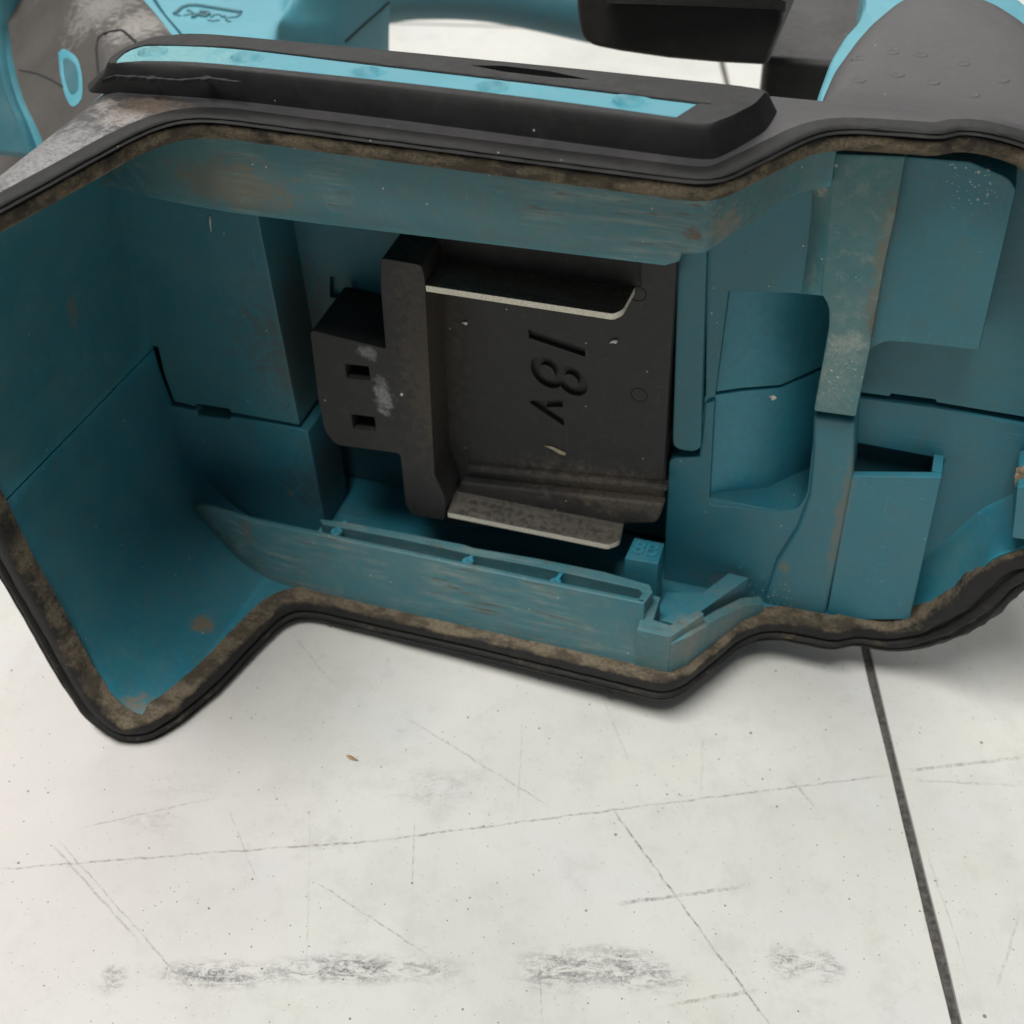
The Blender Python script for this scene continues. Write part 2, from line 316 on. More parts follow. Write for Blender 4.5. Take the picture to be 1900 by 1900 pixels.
def floor_material():
    s = NT('worn_vinyl_tile')
    geo = s.n('ShaderNodeNewGeometry'); v = s.n('ShaderNodeVectorMath'); v.operation = 'SCALE'; v.inputs[3].default_value = 1 / K
    s.t.links.new(geo.outputs['Position'], v.inputs[0]); s.co = v.outputs[0]
    n1 = s.noise(0.018, 5, 0.6); n2 = s.noise(0.25, 6, 0.7, off=(9, 4, 1)); n3 = s.noise(1.6, 5, 0.7); n4 = s.noise(0.07, 4, .6, off=(70, 3, 0))
    def fp(x, y): q = floor_pt(x, y); return (q.x / K, q.y / K, 0)
    col = s.mix(s.ramp(n1, .35, .65), (0.635, 0.628, 0.588), (0.565, 0.562, 0.522))
    col = s.mix(s.ramp(n4, .55, .75, 0, .35), col, (0.60, 0.60, 0.52))
    col = s.mix(s.ramp(s.noise(.035, 4, .6, off=(7, 50, 0)), .52, .72, 0, .5), col, (0.60, 0.60, 0.625))
    col = s.mix(s.math('MULTIPLY', s.ramp(n2, .55, .72), .22), col, (0.42, 0.41, 0.39))
    col = s.mix(s.math('MULTIPLY', s.ramp(n3, .58, .75), .22), col, (0.40, 0.39, 0.36))
    col = s.mix(s.math('MULTIPLY', s.ramp(s.noise(.12, 7, .75, off=(80, 3, 3)), .48, .68), .36), col, (0.47, 0.47, 0.43))
    col = s.mix(s.math('MULTIPLY', s.math('MULTIPLY', s.ramp(s.noise(.5, 8, .8, stretch=(.7, 1.2, 1), off=(8, 30, 3)), .58, .68), s.ramp(n1, .4, .6)), .4), col, (0.30, 0.30, 0.29))
    col = s.mix(s.math('MULTIPLY', s.spot(fp(0, 1500), 75, .1), .5), col, (.62, .56, .545))
    big = s.noise(0.42, 8, 0.8, stretch=(.55, 1.5, 1), dist=.8); grain = s.noise(1.5, 8, .85, off=(3, 3, 3))
    for (x, y, rx, ry, amt) in [(400, 1808, 13, 3.4, .85), (560, 1800, 9, 3, .6), (660, 1797, 13, 3.6, .9), (790, 1797, 8, 3.2, .5), (1030, 1800, 9, 5.0, .75), (1130, 1790, 12, 5, .65), (1200, 1812, 10, 4, .6),
                                (1458, 1785, 4, 4, .8), (1525, 1795, 5, 4, .8), (800, 1470, 12, 5, .45), (830, 1440, 10, 3, .35), (280, 1525, 8, 3, .4), (620, 1565, 7, 3, .4), (330, 1460, 12, 4, .3), (210, 1815, 3, 4, .6), (1250, 1490, 5, 4, .2)]:
        k = s.spot(fp(x, y), 1.0, 0.2, None, (1 / rx, 1 / ry, 1))
        if y < 1600: amt *= .5
        k = s.math('MULTIPLY', k, s.math('MULTIPLY', s.ramp(big, .42, .58), s.ramp(grain, .38, .54)))
        col = s.mix(s.math('MULTIPLY', k, amt), col, (0.10, 0.10, 0.11))
    wob = s.noise(0.3, 3, .6, off=(1, 8, 2)); wv = s.noise(0.9, 4, .7, off=(4, 4, 2))
    def seg(a, b, wd, amt, c):
        a = Vector(fp(*a)); b = Vector(fp(*b)); d = b - a; ln = d.length; d.normalize(); pn = Vector((-d.y, d.x, 0))
        q = s.vec('SUBTRACT', s.co, tuple(a)); t = s.vec('DOT_PRODUCT', q, tuple(d)); h = s.vec('DOT_PRODUCT', q, tuple(pn))
        h = s.math('ABSOLUTE', s.math('ADD', h, s.math('MULTIPLY', s.math('SUBTRACT', wob, .5), 1.0)))
        k = s.ramp(h, wd * .35, wd, 1, 0); k = s.math('MULTIPLY', k, s.math('MULTIPLY', s.ramp(t, -2, 4), s.ramp(t, ln - 4, ln + 2, 1, 0)))
        k = s.math('MULTIPLY', k, s.ramp(wv, .4, .62, .2, 1))
        return s.mix(s.math('MULTIPLY', k, amt * 1.1), col, c)
    G = (0.29, 0.28, 0.25)
    for (a, b, wd, amt) in [((0, 1612), (700, 1560), .28, .75), ((700, 1560), (1200, 1495), .28, .8), ((1200, 1495), (1640, 1440), .28, .7), ((1135, 1500), (1430, 1905), .30, .95), ((1145, 1677), (1380, 1645), .5, .8), ((560, 1700), (700, 1660), .2, 0),
                            ((585, 1635), (790, 1770), .25, .6), ((100, 1570), (260, 1750), .3, .5), ((110, 1560), (340, 1820), .22, .5), ((1680, 1430), (1900, 1405), .5, .7), ((1690, 1447), (1900, 1458), .3, .5), ((1240, 1865), (1400, 1838), .45, .7), ((1700, 1620), (1720, 1720), .25, .7),
                            ((750, 1330), (1010, 1490), .28, .5), ((150, 1535), (400, 1480), .22, .5), ((540, 1175), (620, 1270), .2, .5), ((1100, 1250), (1170, 1420), .2, .4), ((1470, 1450), (1510, 1495), .35, .8), ((575, 1500), (570, 1800), .18, .3), ((970, 1340), (960, 1500), .2, .3), ((1305, 1360), (1300, 1475), .3, .3), ((770, 1520), (765, 1640), .22, .5), ((1000, 1780), (1005, 1890), .2, .5), ((240, 1390), (330, 1370), .2, .3), ((1720, 1580), (1790, 1790), .2, .4), ((420, 1490), (480, 1640), .16, .4), ((1850, 1830), (1890, 1700), .35, .4)]:
        if amt: col = seg(a, b, wd, amt, G)
    sp = s.add(s.specks(0.22, 0.10, .22, (2, 2, 0)), s.specks(0.5, 0.15, .25, (9, 1, 0)), s.specks(1.1, 0.22, .16, (5, 5, 0)), s.specks(2.2, .25, .12, (15, 5, 0)))
    col = s.mix(s.math('MULTIPLY', sp, .85), col, (0.15, 0.14, 0.12))
    r = s.math('ADD', 0.42, s.math('MULTIPLY', n2, 0.22))
    s.bump(s.math('SUBTRACT', s.math('MULTIPLY', n3, .4), s.math('MULTIPLY', sp, .5)), 0.12, 0.2 * K)
    return s.done(col, r, 0, 0.4)
TM = floor_material()
def tile_mesh():
    bm = bmesh.new(); h = TS / 2 - GAP / 2
    ls = []
    q = []
    nseg = 40
    for (ax, ay, bx, by) in ((-h, -h, h, -h), (h, -h, h, h), (h, h, -h, h), (-h, h, -h, -h)):
        for i in range(nseg):
            t = i / nseg; j = (random.random() - .5) * 0.25 * K if 0 < i else 0
            q.append((ax + (bx - ax) * t + (j if ay != by else 0), ay + (by - ay) * t + (j if ax != bx else 0)))
    loops(bm, [[(x, y, -0.0012) for x, y in q], [(x, y, -0.0001) for x, y in q], [(x * (1 - .0006), y * (1 - .0006), 0) for x, y in q]])
    bmesh.ops.recalc_face_normals(bm, faces=bm.faces)
    me = bpy.data.meshes.new('floor_tile'); bm.to_mesh(me); bm.free(); me.materials.append(TM); return me
tm = tile_mesh()
for ix in range(-2, 2):
    for iy in range(-2, 3):
        o = bpy.data.objects.new('floor_tile', tm); COL.objects.link(o); o.parent = fl
        o.location = (j1 + (ix + .5) * TS, j2 + (iy - .5) * TS, 0)
# ================================================================ THE TOOL
tool = bpy.data.objects.new('cordless_power_tool', None); COL.objects.link(tool)
rw = WM @ RT.transposed()
mw = rw.to_4x4(); mw.translation = tool2world(BASE); tool.matrix_world = mw
tool.empty_display_size = .02
tool['label'] = 'worn teal and black cordless tool lying with its empty battery bay open to the camera'
tool['category'] = 'power tool'

# ---- rim of the bay: one closed path, the seal is swept along it
TOP = [(60, 16.4), (55.5, 16.7), (54.2, 14.1), (50.4, 14.2), (41.5, 13.3), (38.5, 12), (36, 9), (32.5, 3.2), (27.8, -4.2), (26.3, -5.5), (24, -5.7), (0, -5.4), (-25, -5), (-44, -4.6), (-49, -5.0), (-52.3, -6.6), (-54.6, -10), (-56.4, -15), (-59, -24.5), (-62, -35), (-65.3, -44)]
BOT = [(-66, -42.6), (-62.6, -37.5), (-59, -28), (-56.3, -15), (-54.6, -8.6), (-52.6, -5.9), (-48.5, -4.9), (-11, -4.8), (20, -5.3), (24.8, -5.4), (26.6, -4.4), (28.2, -2.6), (32.3, 4.4), (36.2, 11.6), (39.9, 15.2), (44, 16.4), (53.0, 16.6), (55.2, 16.3), (56.2, 18.2), (57.4, 19.4), (60, 19.4), (64, 19.8)]
path = [(x, y, 45.5) for x, y in TOP] + [(-69.2, -50, 44.2), (-74, -49.5, 38.5), (-79, -47, 28), (-83, -43, 12), (-85, -40, -10), (-84.6, -40, -22), (-82.6, -40.3, -36), (-79, -42.3, -49), (-75, -44.2, -56), (-70.5, -44.6, -59.8)]
path += [(x, y, -60.5) for x, y in BOT] + [(68.6, 20, -57.6), (72.6, 19, -52), (76.3, 18, -45), (78.4, 18, -39), (80.4, 18, -34.5), (84.5, 18, -31), (90, 18, -27), (93, 17.5, -15), (92, 17.5, 0), (87, 17, 15), (78, 16.6, 30), (70.5, 16.4, 40), (65.5, 16.4, 44.3)]
def densify(pth, step=1.3):
    out = []; n = len(pth)
    for i in range(n):
        a, b = Vector(pth[i]), Vector(pth[(i + 1) % n]); k = max(1, int((b - a).length / step))
        for j in range(k): out.append(a.lerp(b, j / k))
    return out
path = densify(path); NP = len(path)
sm = path[:]                                   # one light smoothing pass
for _ in range(2): sm = [(sm[i - 1] + sm[i] * 2 + sm[(i + 1) % NP]) / 4 for i in range(NP)]
path = sm
frames = []
for i, p in enumerate(path):
    t = (path[(i + 1) % NP] - path[i - 1]).normalized()
    xz = Vector((t.x, 0, t.z)); o = Vector((t.z, 0, -t.x)).normalized() if xz.length > .05 else Vector((0, 0, 1))
    o = Vector((t.z, 0, -t.x)).normalized()
    if o.dot(Vector((p.x, 0, p.z + 8))) < 0: o = -o
    if abs(p.z - 45.5) < .4: o = Vector((0, 0, 1))
    if abs(p.z + 60.5) < .4: o = Vector((0, 0, -1))
    f = Vector((0, -1, 0)) - t * (-t.y); f -= o * f.dot(o); f.normalize()
    frames.append((p, o, f))
o_s = [fr[1] for fr in frames]
for _ in range(5): o_s = [(o_s[i - 1] + o_s[i] * 2 + o_s[(i + 1) % NP]).normalized() for i in range(NP)]
frames = [(fr[0], o_s[i], fr[2]) for i, fr in enumerate(frames)]
def sweep(name, prof, mat, parent, jitter=0.0, closed_prof=True):
    bm = bmesh.new(); lay = bm.verts.layers.float.new('dust'); R = []
    for i, (p, o, f) in enumerate(frames):
        isb = max(0, min(1, -o.z)); ist = max(0, min(1, o.z)); row = []
        for (a, b, dt, db) in prof:
            nz = noise.noise(p * .35 + Vector((a, b, 0)) * 3) * jitter
            wk = max(0, min(1, (p.x - 60) / 12)) * max(0, min(1, (-20 - p.z) / 15))      # the worn, swollen stretch at lower right
            nz *= 1 + 2.5 * wk; aa = a * (.42 * ist + 1.15 * (1 - ist)) * (1 + .5 * wk) if a > 0 else a * (1 + .25 * wk)
            v = bm.verts.new(p + o * (aa + nz) + f * (b + nz)); v[lay] = dt * ist + db * isb + (.12 * dt + .62 * db) * max(0, 1 - ist - isb); row.append(v)
        R.append(row)
    n = len(prof)
    for i in range(NP):
        A, B = R[i], R[(i + 1) % NP]
        for j in range(n): bm.faces.new((A[j], A[(j + 1) % n], B[(j + 1) % n], B[j]))
    return finish(bm, name, mat, parent, smooth=60)
# (outward, forward, dust when on top, dust when at the bottom)
prof = [(-2.6, -4.2, .9, .95), (-2.5, -1.6, .95, 1.0), (-2.3, -.35, .95, .72), (-1.7, .05, .9, .3), (-.2, .0, .8, .18), (.15, -.1, .5, .2), (.35, -.75, .1, .1), (.8, -.8, .0, .15), (1.0, .1, -.1, .3), (1.35, .35, -.3, .35), (1.75, .15, -.3, .2), (1.9, -.5, -.2, .1), (2.2, -.55, -.3, .1), (2.4, -.1, -.3, .25), (2.9, -.25, -.3, .2), (3.1, -.9, -.3, .0), (3.1, -3.0, -.4, .0), (0, -4.4, 0, 0)]
seal = sweep('rubber_seal', prof, M['rubber'], tool, jitter=.10)

# ---- black outer shell behind the rim
bm = bmesh.new(); l0, l1, l1b, l2, l3, l4 = [], [], [], [], [], []
for (p, o, f) in frames:
    ist = max(0, o.z)
    q0 = p + o * 1.0 + f * -1.2
    q = p + o * (1.1 if o.z > .3 else 2.2)
    yb = 20.4 + max(0, min(1, (q.x - 20) / 40)) * 0.8
    l0.append(q0 - o * 2 + f * -2); l1.append(q + f * -1.0)
    if q.x < -60 and -60 < q.z < 36: q = Vector((q.x * 1.06 - 1, q.y, q.z))
    l1b.append(Vector((q.x, max(yb, q.y + 2), q.z)))
    zf = .93 if q.z < 0 else .72
    l2.append(Vector((q.x * .985, yb + 7, q.z * (.98 if q.z < 0 else .86))))
    l3.append(Vector((q.x * .96, 43, q.z * (.95 if q.z < 0 else .45))))
    l4.append(Vector((q.x * .7, 52, q.z * (.6 if q.z < 0 else .2) - 3)))
loops(bm, [l0, l1, l1b, l2, l3, l4], cap0=False)
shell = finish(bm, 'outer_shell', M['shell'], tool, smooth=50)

# ---- raised bumper pad on the shell with its turquoise inlay
base = [(-70.3, -.9), (-66, -.6), (-48, 1.1), (-23, 1), (1, .3), (25.3, -.5), (28.0, 3.9), (31.0, 10.2), (31.6, 18.2), (0, 18.5), (-30, 18.5), (-58, 18.0), (-67.5, 13), (-71.6, 6.5), (-72.4, 2)]
topl = [(-65.8, -.3), (-58.4, 1.6), (-47, 2.1), (-23, 2.2), (1, 1.8), (24.0, .7), (26.6, 4.0), (29.0, 8.4), (29.9, 12.8), (0, 13.0), (-30, 12.6), (-59, 12.2), (-64.2, 9.8), (-66.3, 6), (-66.6, 2.2)]
midl = [(a[0] * .25 + b[0] * .75, a[1] * .7 + b[1] * .3) for a, b in zip(base, topl)]
def dens2(l):
    out = []
    for i in range(len(l)):
        a, b = Vector(l[i]), Vector(l[(i + 1) % len(l)])
        for k in range(8): out.append(a.lerp(b, k / 8))
    for _ in range(3):
        out = [(out[i - 1] + out[i] * 2 + out[(i + 1) % len(out)]) / 4 for i in range(len(out))]
    return out
B0, B1, B2 = dens2(base), dens2(midl), dens2(topl)
bm = bmesh.new()
def lerpL(a, b, t): return [x.lerp(y, t) for x, y in zip(a, b)]
loops(bm, [[(p.x, p.y, 46.2) for p in B0], [(p.x, p.y, 49.3) for p in B1], [(p.x, p.y, 50.3) for p in lerpL(B1, B2, .45)], [(p.x, p.y, 50.85) for p in lerpL(B1, B2, .8)], [(p.x, p.y, 51.0) for p in lerpL(B1, B2, 1.1)]])
bumper = finish(bm, 'bumper_pad', M['bumper'], tool, smooth=40)
cb = bmesh.new(); sl = px([(873, 121), (935, 122), (1020, 132), (1097, 148), (1020, 143), (935, 133)], Z=51)
prismZ('', sl, 49.6, 52, None, None, bm=cb); cut(bumper, cb)
fr_ = [(215, 117), (240, 115), (285, 114), (400, 119), (700, 149), (1000, 184), (1272, 221)]
bk_ = [(216, 112), (236, 95), (275, 83), (430, 88), (700, 120), (1000, 155), (1318, 194)]
fr3 = spline([P(x, y, Z=51) for x, y in fr_], 30); bk3 = spline([P(x, y, Z=51) for x, y in bk_], 30)
cb = bmesh.new(); _a = [v.lerp(w_, .03) for v, w_ in zip(fr3, bk3)]; _b = [v.lerp(w_, .97) for v, w_ in zip(fr3, bk3)]
prismZ('', [(v.x, v.y) for v in _a[2::4]] + [(v.x, v.y) for v in _b[2::4]][::-1], 49.6, 52, None, None, bm=cb); cut(bumper, cb)
dim = [P(x, y, Z=51) for x, y in ((283, 98), (455, 108), (682, 136), (915, 163), (1168, 190))]
rows = []
for k in range(15):
    t = k / 14; row = []
    for i, (a, b) in enumerate(zip(fr3, bk3)):
        e = noise.noise(Vector((i * .35, 3.1, 0))) * .10
        q = a.lerp(b, t); q.z = 50.95 - .15 * (1 if k in (0, 14) else 0)
        if k == 0: q.y -= e
        for c in dim:
            d = math.hypot((q.x - c.x) / 2.3, (q.y - c.y) / 1.9)
            if d < 1.25: q.z -= .95 * max(0, 1 - d * d) ** .5 if d < 1 else -.16
        row.append(q)
    rows.append(row)
sheet('accent_strip', rows, M['accent'], bumper, (0, 0, -1.2), smooth=60)
# torn lip along the front of the pad and ragged joint behind the inlay: thin rubber shreds
def shred(name, pts, wmin, wmax, mat, parent, lift=.05, step=.35, seed=1):
    rnd = random.Random(seed); pl = [P(x, y, Z=z) for x, y, z in pts]; dd = []
    for a, b in zip(pl, pl[1:]):
        n = max(1, int((b - a).length / step)); dd += [a.lerp(b, i / n) for i in range(n)]
    dd.append(pl[-1]); bm = bmesh.new(); A, B = [], []
    for i, p in enumerate(dd):
        e = min(1, min(i, len(dd) - 1 - i) / 6); wv = (wmin + (wmax - wmin) * abs(noise.noise(Vector((i * .21, seed, 0)))) * 1.6) * e + .02
        j = noise.noise(Vector((i * .15, seed + 7, 0))) * .25
        A.append(p + Vector((0, j - wv * .5, lift))); B.append(p + Vector((0, j + wv * .5, lift)))
    n = len(A)
    loops(bm, [[(*a.xy, a.z), (*b.xy, b.z), (b.x, b.y, b.z - .6), (a.x, a.y, a.z - .6)] for a, b in zip(A, B)])
    return finish(bm, name, mat, parent, smooth=30)
shred('torn_rubber_edge', [(216, 111, 51), (236, 94, 51), (275, 82, 51), (430, 87, 51), (700, 119, 51), (1000, 154, 51), (1318, 193, 51)], .15, .8, M['dark'], bumper, .06, seed=3)
shred('torn_rubber_edge', [(190, 152, 49.4), (215, 144, 49.6), (260, 146, 49.6), (330, 152, 49.7), (390, 148, 49.9), (450, 156, 50)], .3, 1.3, M['dark'], bumper, .35, seed=5)

# ================================================================ UPPER HALF OF THE LINER
FR = [(-67, -51, 43), (-76, -47, 33), (-81, -41, 15), (-83, -36.6, -11.6), (-82.5, -36.6, -20), (-80.8, -37, -35), (-76.6, -39.6, -48), (-71.3, -41.5, -55), (-66.5, -41.6, -58.0), (-63, -36, -58.5)]
BK = [(-72, 16, 43), (-80, 16, 30), (-83.6, 16, 15), (-86.2, 16, -16.2), (-85.8, 16, -28), (-84.8, 16, -40), (-82.6, 16, -48), (-79.0, 15, -53), (-72, 14, -57.6), (-60, 13, -58.5)]
FR = [(x - .6, y + 1.6, z) for x, y, z in FR]
fs, bs = spline(FR, 6), spline(BK, 6); ks = 18
def wallgrid(i0, i1, d0=(0, 0, 0), d1=(0, 0, 0)):
    g = []
    for i in range(i0, i1 + 1):
        r = [fs[i].lerp(bs[i], t / 8) for t in range(9)]
        if i == i0: r = [v + Vector(d0) for v in r]
        if i == i1: r = [v + Vector(d1) for v in r]
        g.append(r)
    return g
upper = sheet('upper_liner', wallgrid(0, ks, d1=(0, 0, .16)), M['upper'], tool, (-1.5, 0, 0))
lower = sheet('lower_liner', wallgrid(ks, len(fs) - 1, d0=(0, 0, -.16)), M['lower'], tool, (-1.5, 0, 0))

# top rail (lintel): its front follows the rim, its lower lip carries the battery rail
lt = [(-84, 11.5), (-80, 9.0), (-75, 5.2), (-68, 1.2), (-60, -1.4), (-50, -2.7), (-35, -3), (1, -3), (20, -3), (22.0, -3), (22.4, -3), (24.6, -3.0), (25.6, -2.6), (28, 1.4), (30.5, 5.6), (33.5, 10.8), (36.2, 14), (40, 16)]
lb_px = {-84: 352, -80: 352}
low = []
for (x, y) in lt:
    if x <= 20: z = {(-84): 21.5, (-80): 23.3, (-75): 25.6, (-68): 27.3, (-60): 28.5, (-50): 29.0, (-35): 29.4, 1: 30.2, 20: 30.6}[x]
    else: z = {22.0: 31.6, 22.4: 32.9, 24.6: 33.3, 25.6: 33.4, 28: 33.8, 30.5: 34.2, 33.5: 34.9, 36.2: 35.2, 40: 35.6}[x]
    low.append(Vector((x, y, z)))
rows = []
for t in (0, .12, .3, .5, .7, .85, 1.0):
    r = []
    for (x, y), l in zip(lt, low):
        zt_ = {-84: 22, -80: 29.5, -75: 36.5, -68: 43}.get(x, 44); z = zt_ + (l.z - zt_) * t
        r.append(Vector((x, y + 1.6 * (t ** 2) * .5 + (.5 if t == 1 else 0), z)))
    r2 = []
    for a, b in zip(r, r[1:]):
        for k in range(3): r2.append(a.lerp(b, k / 3))
    rows.append(r2 + [r[-1]])
sheet('upper_rail', rows, M['rail'], upper, (0, 5, 0), bevel=0.0, smooth=40)

# stepped block against the left wall
prismY('end_block', px([(200, 300), (480, 340), (480, 408), (556, 790), (428, 766), (425, 760), (365, 750), (362, 755), (322, 745), (304, 695), (292, 645), (270, 640), (180, 350)], Y=15), 15, 27, M['upper'], upper, bevel=.45)
# panels closing the back of the bay
prismY('back_panel', [(-60, 34), (20, 34), (20, -27), (-60, -27)], 26.5, 29, M['upper'], upper, bevel=.2)
bp = bpy.data.objects['back_panel']; cb = bmesh.new(); prismY('', px([(612, 512), (660, 520), (660, 560), (612, 552)], Y=26.5), 25, 28.2, None, None, bm=cb); cut(bp, cb)
prismY('tongue', px([(1258, 430), (1313, 430), (1300, 841, 2.2), (1247, 834, 2.2)], Y=20.6), 20.6, 27, M['upper'], upper, bevel=.45)
prismY('crease_panel', px([(1310, 400), (1360, 330), (1515, 290), (1500, 546), (1352, 541), (1327, 735), (1309, 738)], Y=21.6), 21.6, 26, M['upper'], upper, bevel=.3)
# niche: slanting wall + the side of the pillar
def slab(name, pts, mat, parent, thick, bevel=.25): return sheet(name, pts, mat, parent, thick, bevel=bevel)
nz = -7.6
def nw(zt, zb0, zb1): return [[push(v, 3) for v in r] for r in [[Vector((24.2, 18.9, zt)), Vector((30, 22, zt)), Vector((36.3, 24.6, zt)), Vector((43.4, 33, zt)), Vector((45.6, 23, zt))], [Vector((24.2, 18.9, zb0)), Vector((30, 22, zb0 * .6 + zb1 * .4)), Vector((36.3, 24.6, zb0 * .3 + zb1 * .7)), Vector((43.4, 33, zb1)), Vector((45.6, 23, zb1))]]]
slab('niche_wall', nw(22, -6.9, -6.9), M['upper'], upper, (0, 1.5, 0), 0)
# pillar, with its long fillet on the left
pl = [(1503, 290), (1500, 350), (1490, 470), (1480, 540), (1532, 552, 1.5), (1538, 600), (1508, 764), (1588, 775), (1612, 660), (1640, 500), (1662, 400), (1681, 296)]
prismY('pillar', px([(1545, 285), (1541, 350), (1530, 470), (1522, 545), (1538, 570, 1.5), (1537, 610), (1509, 764), (1588, 775), (1612, 660), (1640, 500), (1662, 400), (1681, 290)], Y=19), 19, 29, M['dusty'], upper, bevel=.5)
r0 = [P(1502, 330, Y=22.4), P(1497, 400, Y=22.4), P(1490, 470, Y=22.4), P(1478, 545, Y=22.4)]
r1 = [P(1522, 310, Y=20.2), P(1519, 390, Y=20.2), P(1510, 470, Y=20.2), P(1500, 546, Y=20.2)]
r2 = [P(1548, 285, Y=19.1), P(1543, 380, Y=19.1), P(1534, 470, Y=19.1), P(1530, 549, Y=19.1)]
sheet('fillet', list(map(list, zip(*[spline(r, 4) for r in (r0, r1, r2)]))), M['dusty'], upper, (0, 4, 0), smooth=60)
# flap to the right of the pillar
prismY('flap', px([(1676, 290), (1800, 300), (1872, 330, 1.2), (1886, 352), (1816, 652, .6), (1690, 637), (1640, 634, 1.5), (1605, 655), (1640, 480)], Y=20.8), 20.8, 28.5, M['upper'], upper, bevel=.4)
prismY('back_wall', px([(1500, 420), (1500, 250), (2010, 260), (2040, 300), (2040, 796), (1905, 775), (1737, 747), (1736, 742), (1653, 731), (1651, 736), (1590, 728)], Y=27.4), 27.4, 31, M['upper'], upper, bevel=.25)

# ================================================================ LOWER HALF OF THE LINER
# bottom of the bay
fl_xy = [(x, y + 3.2) for x, y in BOT]
pts = [(-75, 15), (-74, -20), (-70.5, -40)] + [(x - (1.9 if x < -55.5 else .6 if x < -54 else 0), y + (1.0 if x < -55.5 else 2.6)) for x, y in BOT] + [(62, 30), (-60, 36), (-60, 20)]
prismZ('bay_floor', pts, -60.0, -58.5, M['lower'], lower, bevel=0)
prismY('end_block', px([(262, 745), (318, 753), (362, 762), (364, 770), (425, 778), (428, 773), (556, 796), (571, 802), (586, 880), (601, 958), (600, 1010), (380, 1010), (340, 950), (285, 830)], Y=15), 15, 27, M['lower'], lower, bevel=.4)
prismY('back_panel', [(-60, -28.2), (20, -28.2), (20, -58), (-60, -58)], 33, 35, M['deepteal'], lower, bevel=.1)  # dark teal paints the shade deep behind the terminal
# bottom rail: front wall, slot, rear wall
ZR = -44.0
tl = [(-80.5, 6.6), (-74, 3.6), (-62, 1.4), (-50, .9), (-30, .9), (0, .9), (19.0, 1.1)]
bl = [(-72, 3.8), (-67, 1.2), (-60, -1.2), (-50, -2.0), (-30, -2.3), (0, -2.3), (20.4, -2.3)]
tl3 = spline([(x, y, ZR - (.5 if x < -60 else 0) - (1.4 if x < -70 else 0) if x > -77 else -49.6) for x, y in tl], 5); bl3 = spline([(x, y, -58.6) for x, y in bl], 5)
rows = [[a.lerp(b, t) for a, b in zip(tl3, bl3)] for t in (0, .25, .5, .75, 1)]
rail = sheet('lower_rail', rows, M['rail'], lower, (0, 1.15, 0), bevel=.3, smooth=50)
rear = px([(592, 962), (640, 968), (760, 990), (862, 1010), (880, 1016), (1000, 1036), (1120, 1060), (1206, 1084), (1212, 1098), (1195, 1120), (1180, 1116), (1192, 1100), (1186, 1093), (1000, 1052), (880, 1030), (862, 1026), (760, 1003), (640, 980), (598, 972)], Z=ZR)
prismZ('rail_rear_wall', rear, -58, ZR, M['rail'], lower, bevel=.3)
prismZ('slot_floor', [(-50, 2), (19, 2), (19, 6), (-50, 8)], -58, ZR - 3.4, M['rail'], rail, bevel=0)
for (x, y) in ((624, 984), (868, 1039), (1030, 1078)):
    c = P(x, y, Z=ZR); bm = bmesh.new(); ls = []
    for (r, z) in ((1.15, -58), (1.15, ZR - .25), (.9, ZR - .02)): ls.append([(c.x + r * math.cos(a * math.pi / 10), c.y + r * math.sin(a * math.pi / 10), z) for a in range(20)])
    loops(bm, ls); prismZ('', [(c.x - .35, c.y), (c.x + .35, c.y), (c.x + .9, c.y + 3.4), (c.x + .2, c.y + 3.4)], -58, ZR - .3, None, None, bm=bm)
    finish(bm, 'ejector_pin', M['lower'], rail, smooth=40)
# low step at the right end of the rail and slanted rib
prismZ('rail_step', [(18.5, -2.4), (25.0, -2.4, .6), (29.8, 5), (28.6, 6), (24.2, .6), (21, 1.0), (21, 7), (18.5, 7)], -58.4, -47.6, M['rail'], lower, bevel=.35)
sheet('side_sill', [[Vector((x, y + 1.8, -49.5 - k * 9)) + Vector((0, 0, dz)) for (x, y, dz) in ((25.2, -4.2, 0), (28, -1.5, 0), (32, 5.5, -1.5), (36, 12.5, -4), (39.5, 16, -6))] for k in (0, .5, 1)], M['rail'], lower, (-1, 2, 0), bevel=.2)
prismZ('slanted_rib', px([(1352, 1062), (1390, 1071), (1312, 1126), (1262, 1160), (1225, 1150), (1288, 1110)], Z=-51), -58, -51, M['lower'], lower, bevel=.35)
prismZ('sump', [a[:2] for a in px([(1205, 1160), (1236, 1098), (1320, 1100), (1290, 1150), (1245, 1185)], Z=-53.5)], -58.2, -53.5, M['lower'], lower, bevel=.2)
# little stamped tab
zt = -41.5
tabq = px([(1177, 997), (1233, 1008), (1221, 1046), (1159, 1036)], Z=zt)
tab = prismZ('stamped_tab', tabq, -58, zt, M['lower'], lower, bevel=.22)
def emboss(text, origin, ux, uy, h, size, mat, parent, name, depth=.22, shear=0):
    cu = bpy.data.curves.new('t', 'FONT'); cu.body = text; cu.size = size; cu.extrude = depth / 2; cu.shear = shear; cu.align_x = 'CENTER'; cu.align_y = 'CENTER'; cu.resolution_u = 6; cu.offset = .012 * size
    t = bpy.data.objects.new('t', cu); COL.objects.link(t); dg = bpy.context.evaluated_depsgraph_get(); dg.update()
    me = bpy.data.meshes.new_from_object(t.evaluated_get(dg)); bpy.data.objects.remove(t)
    ux, uy, hh = Vector(ux), Vector(uy), Vector(h)
    bm = bmesh.new(); bm.from_mesh(me)
    for v in bm.verts: v.co = Vector(origin) + ux * v.co.x + uy * v.co.y + hh * v.co.z
    bmesh.ops.remove_doubles(bm, verts=bm.verts, dist=1e-4)
    return bm
c = sum((Vector(q[:2]) for q in tabq), Vector((0, 0))) / 4
bm = emboss('8B', (c.x, c.y + .1, zt + .02), (1.0, 0.03, 0), (0.05, 1, 0), (0, 0, 1), 4.6, None, None, '', .5)
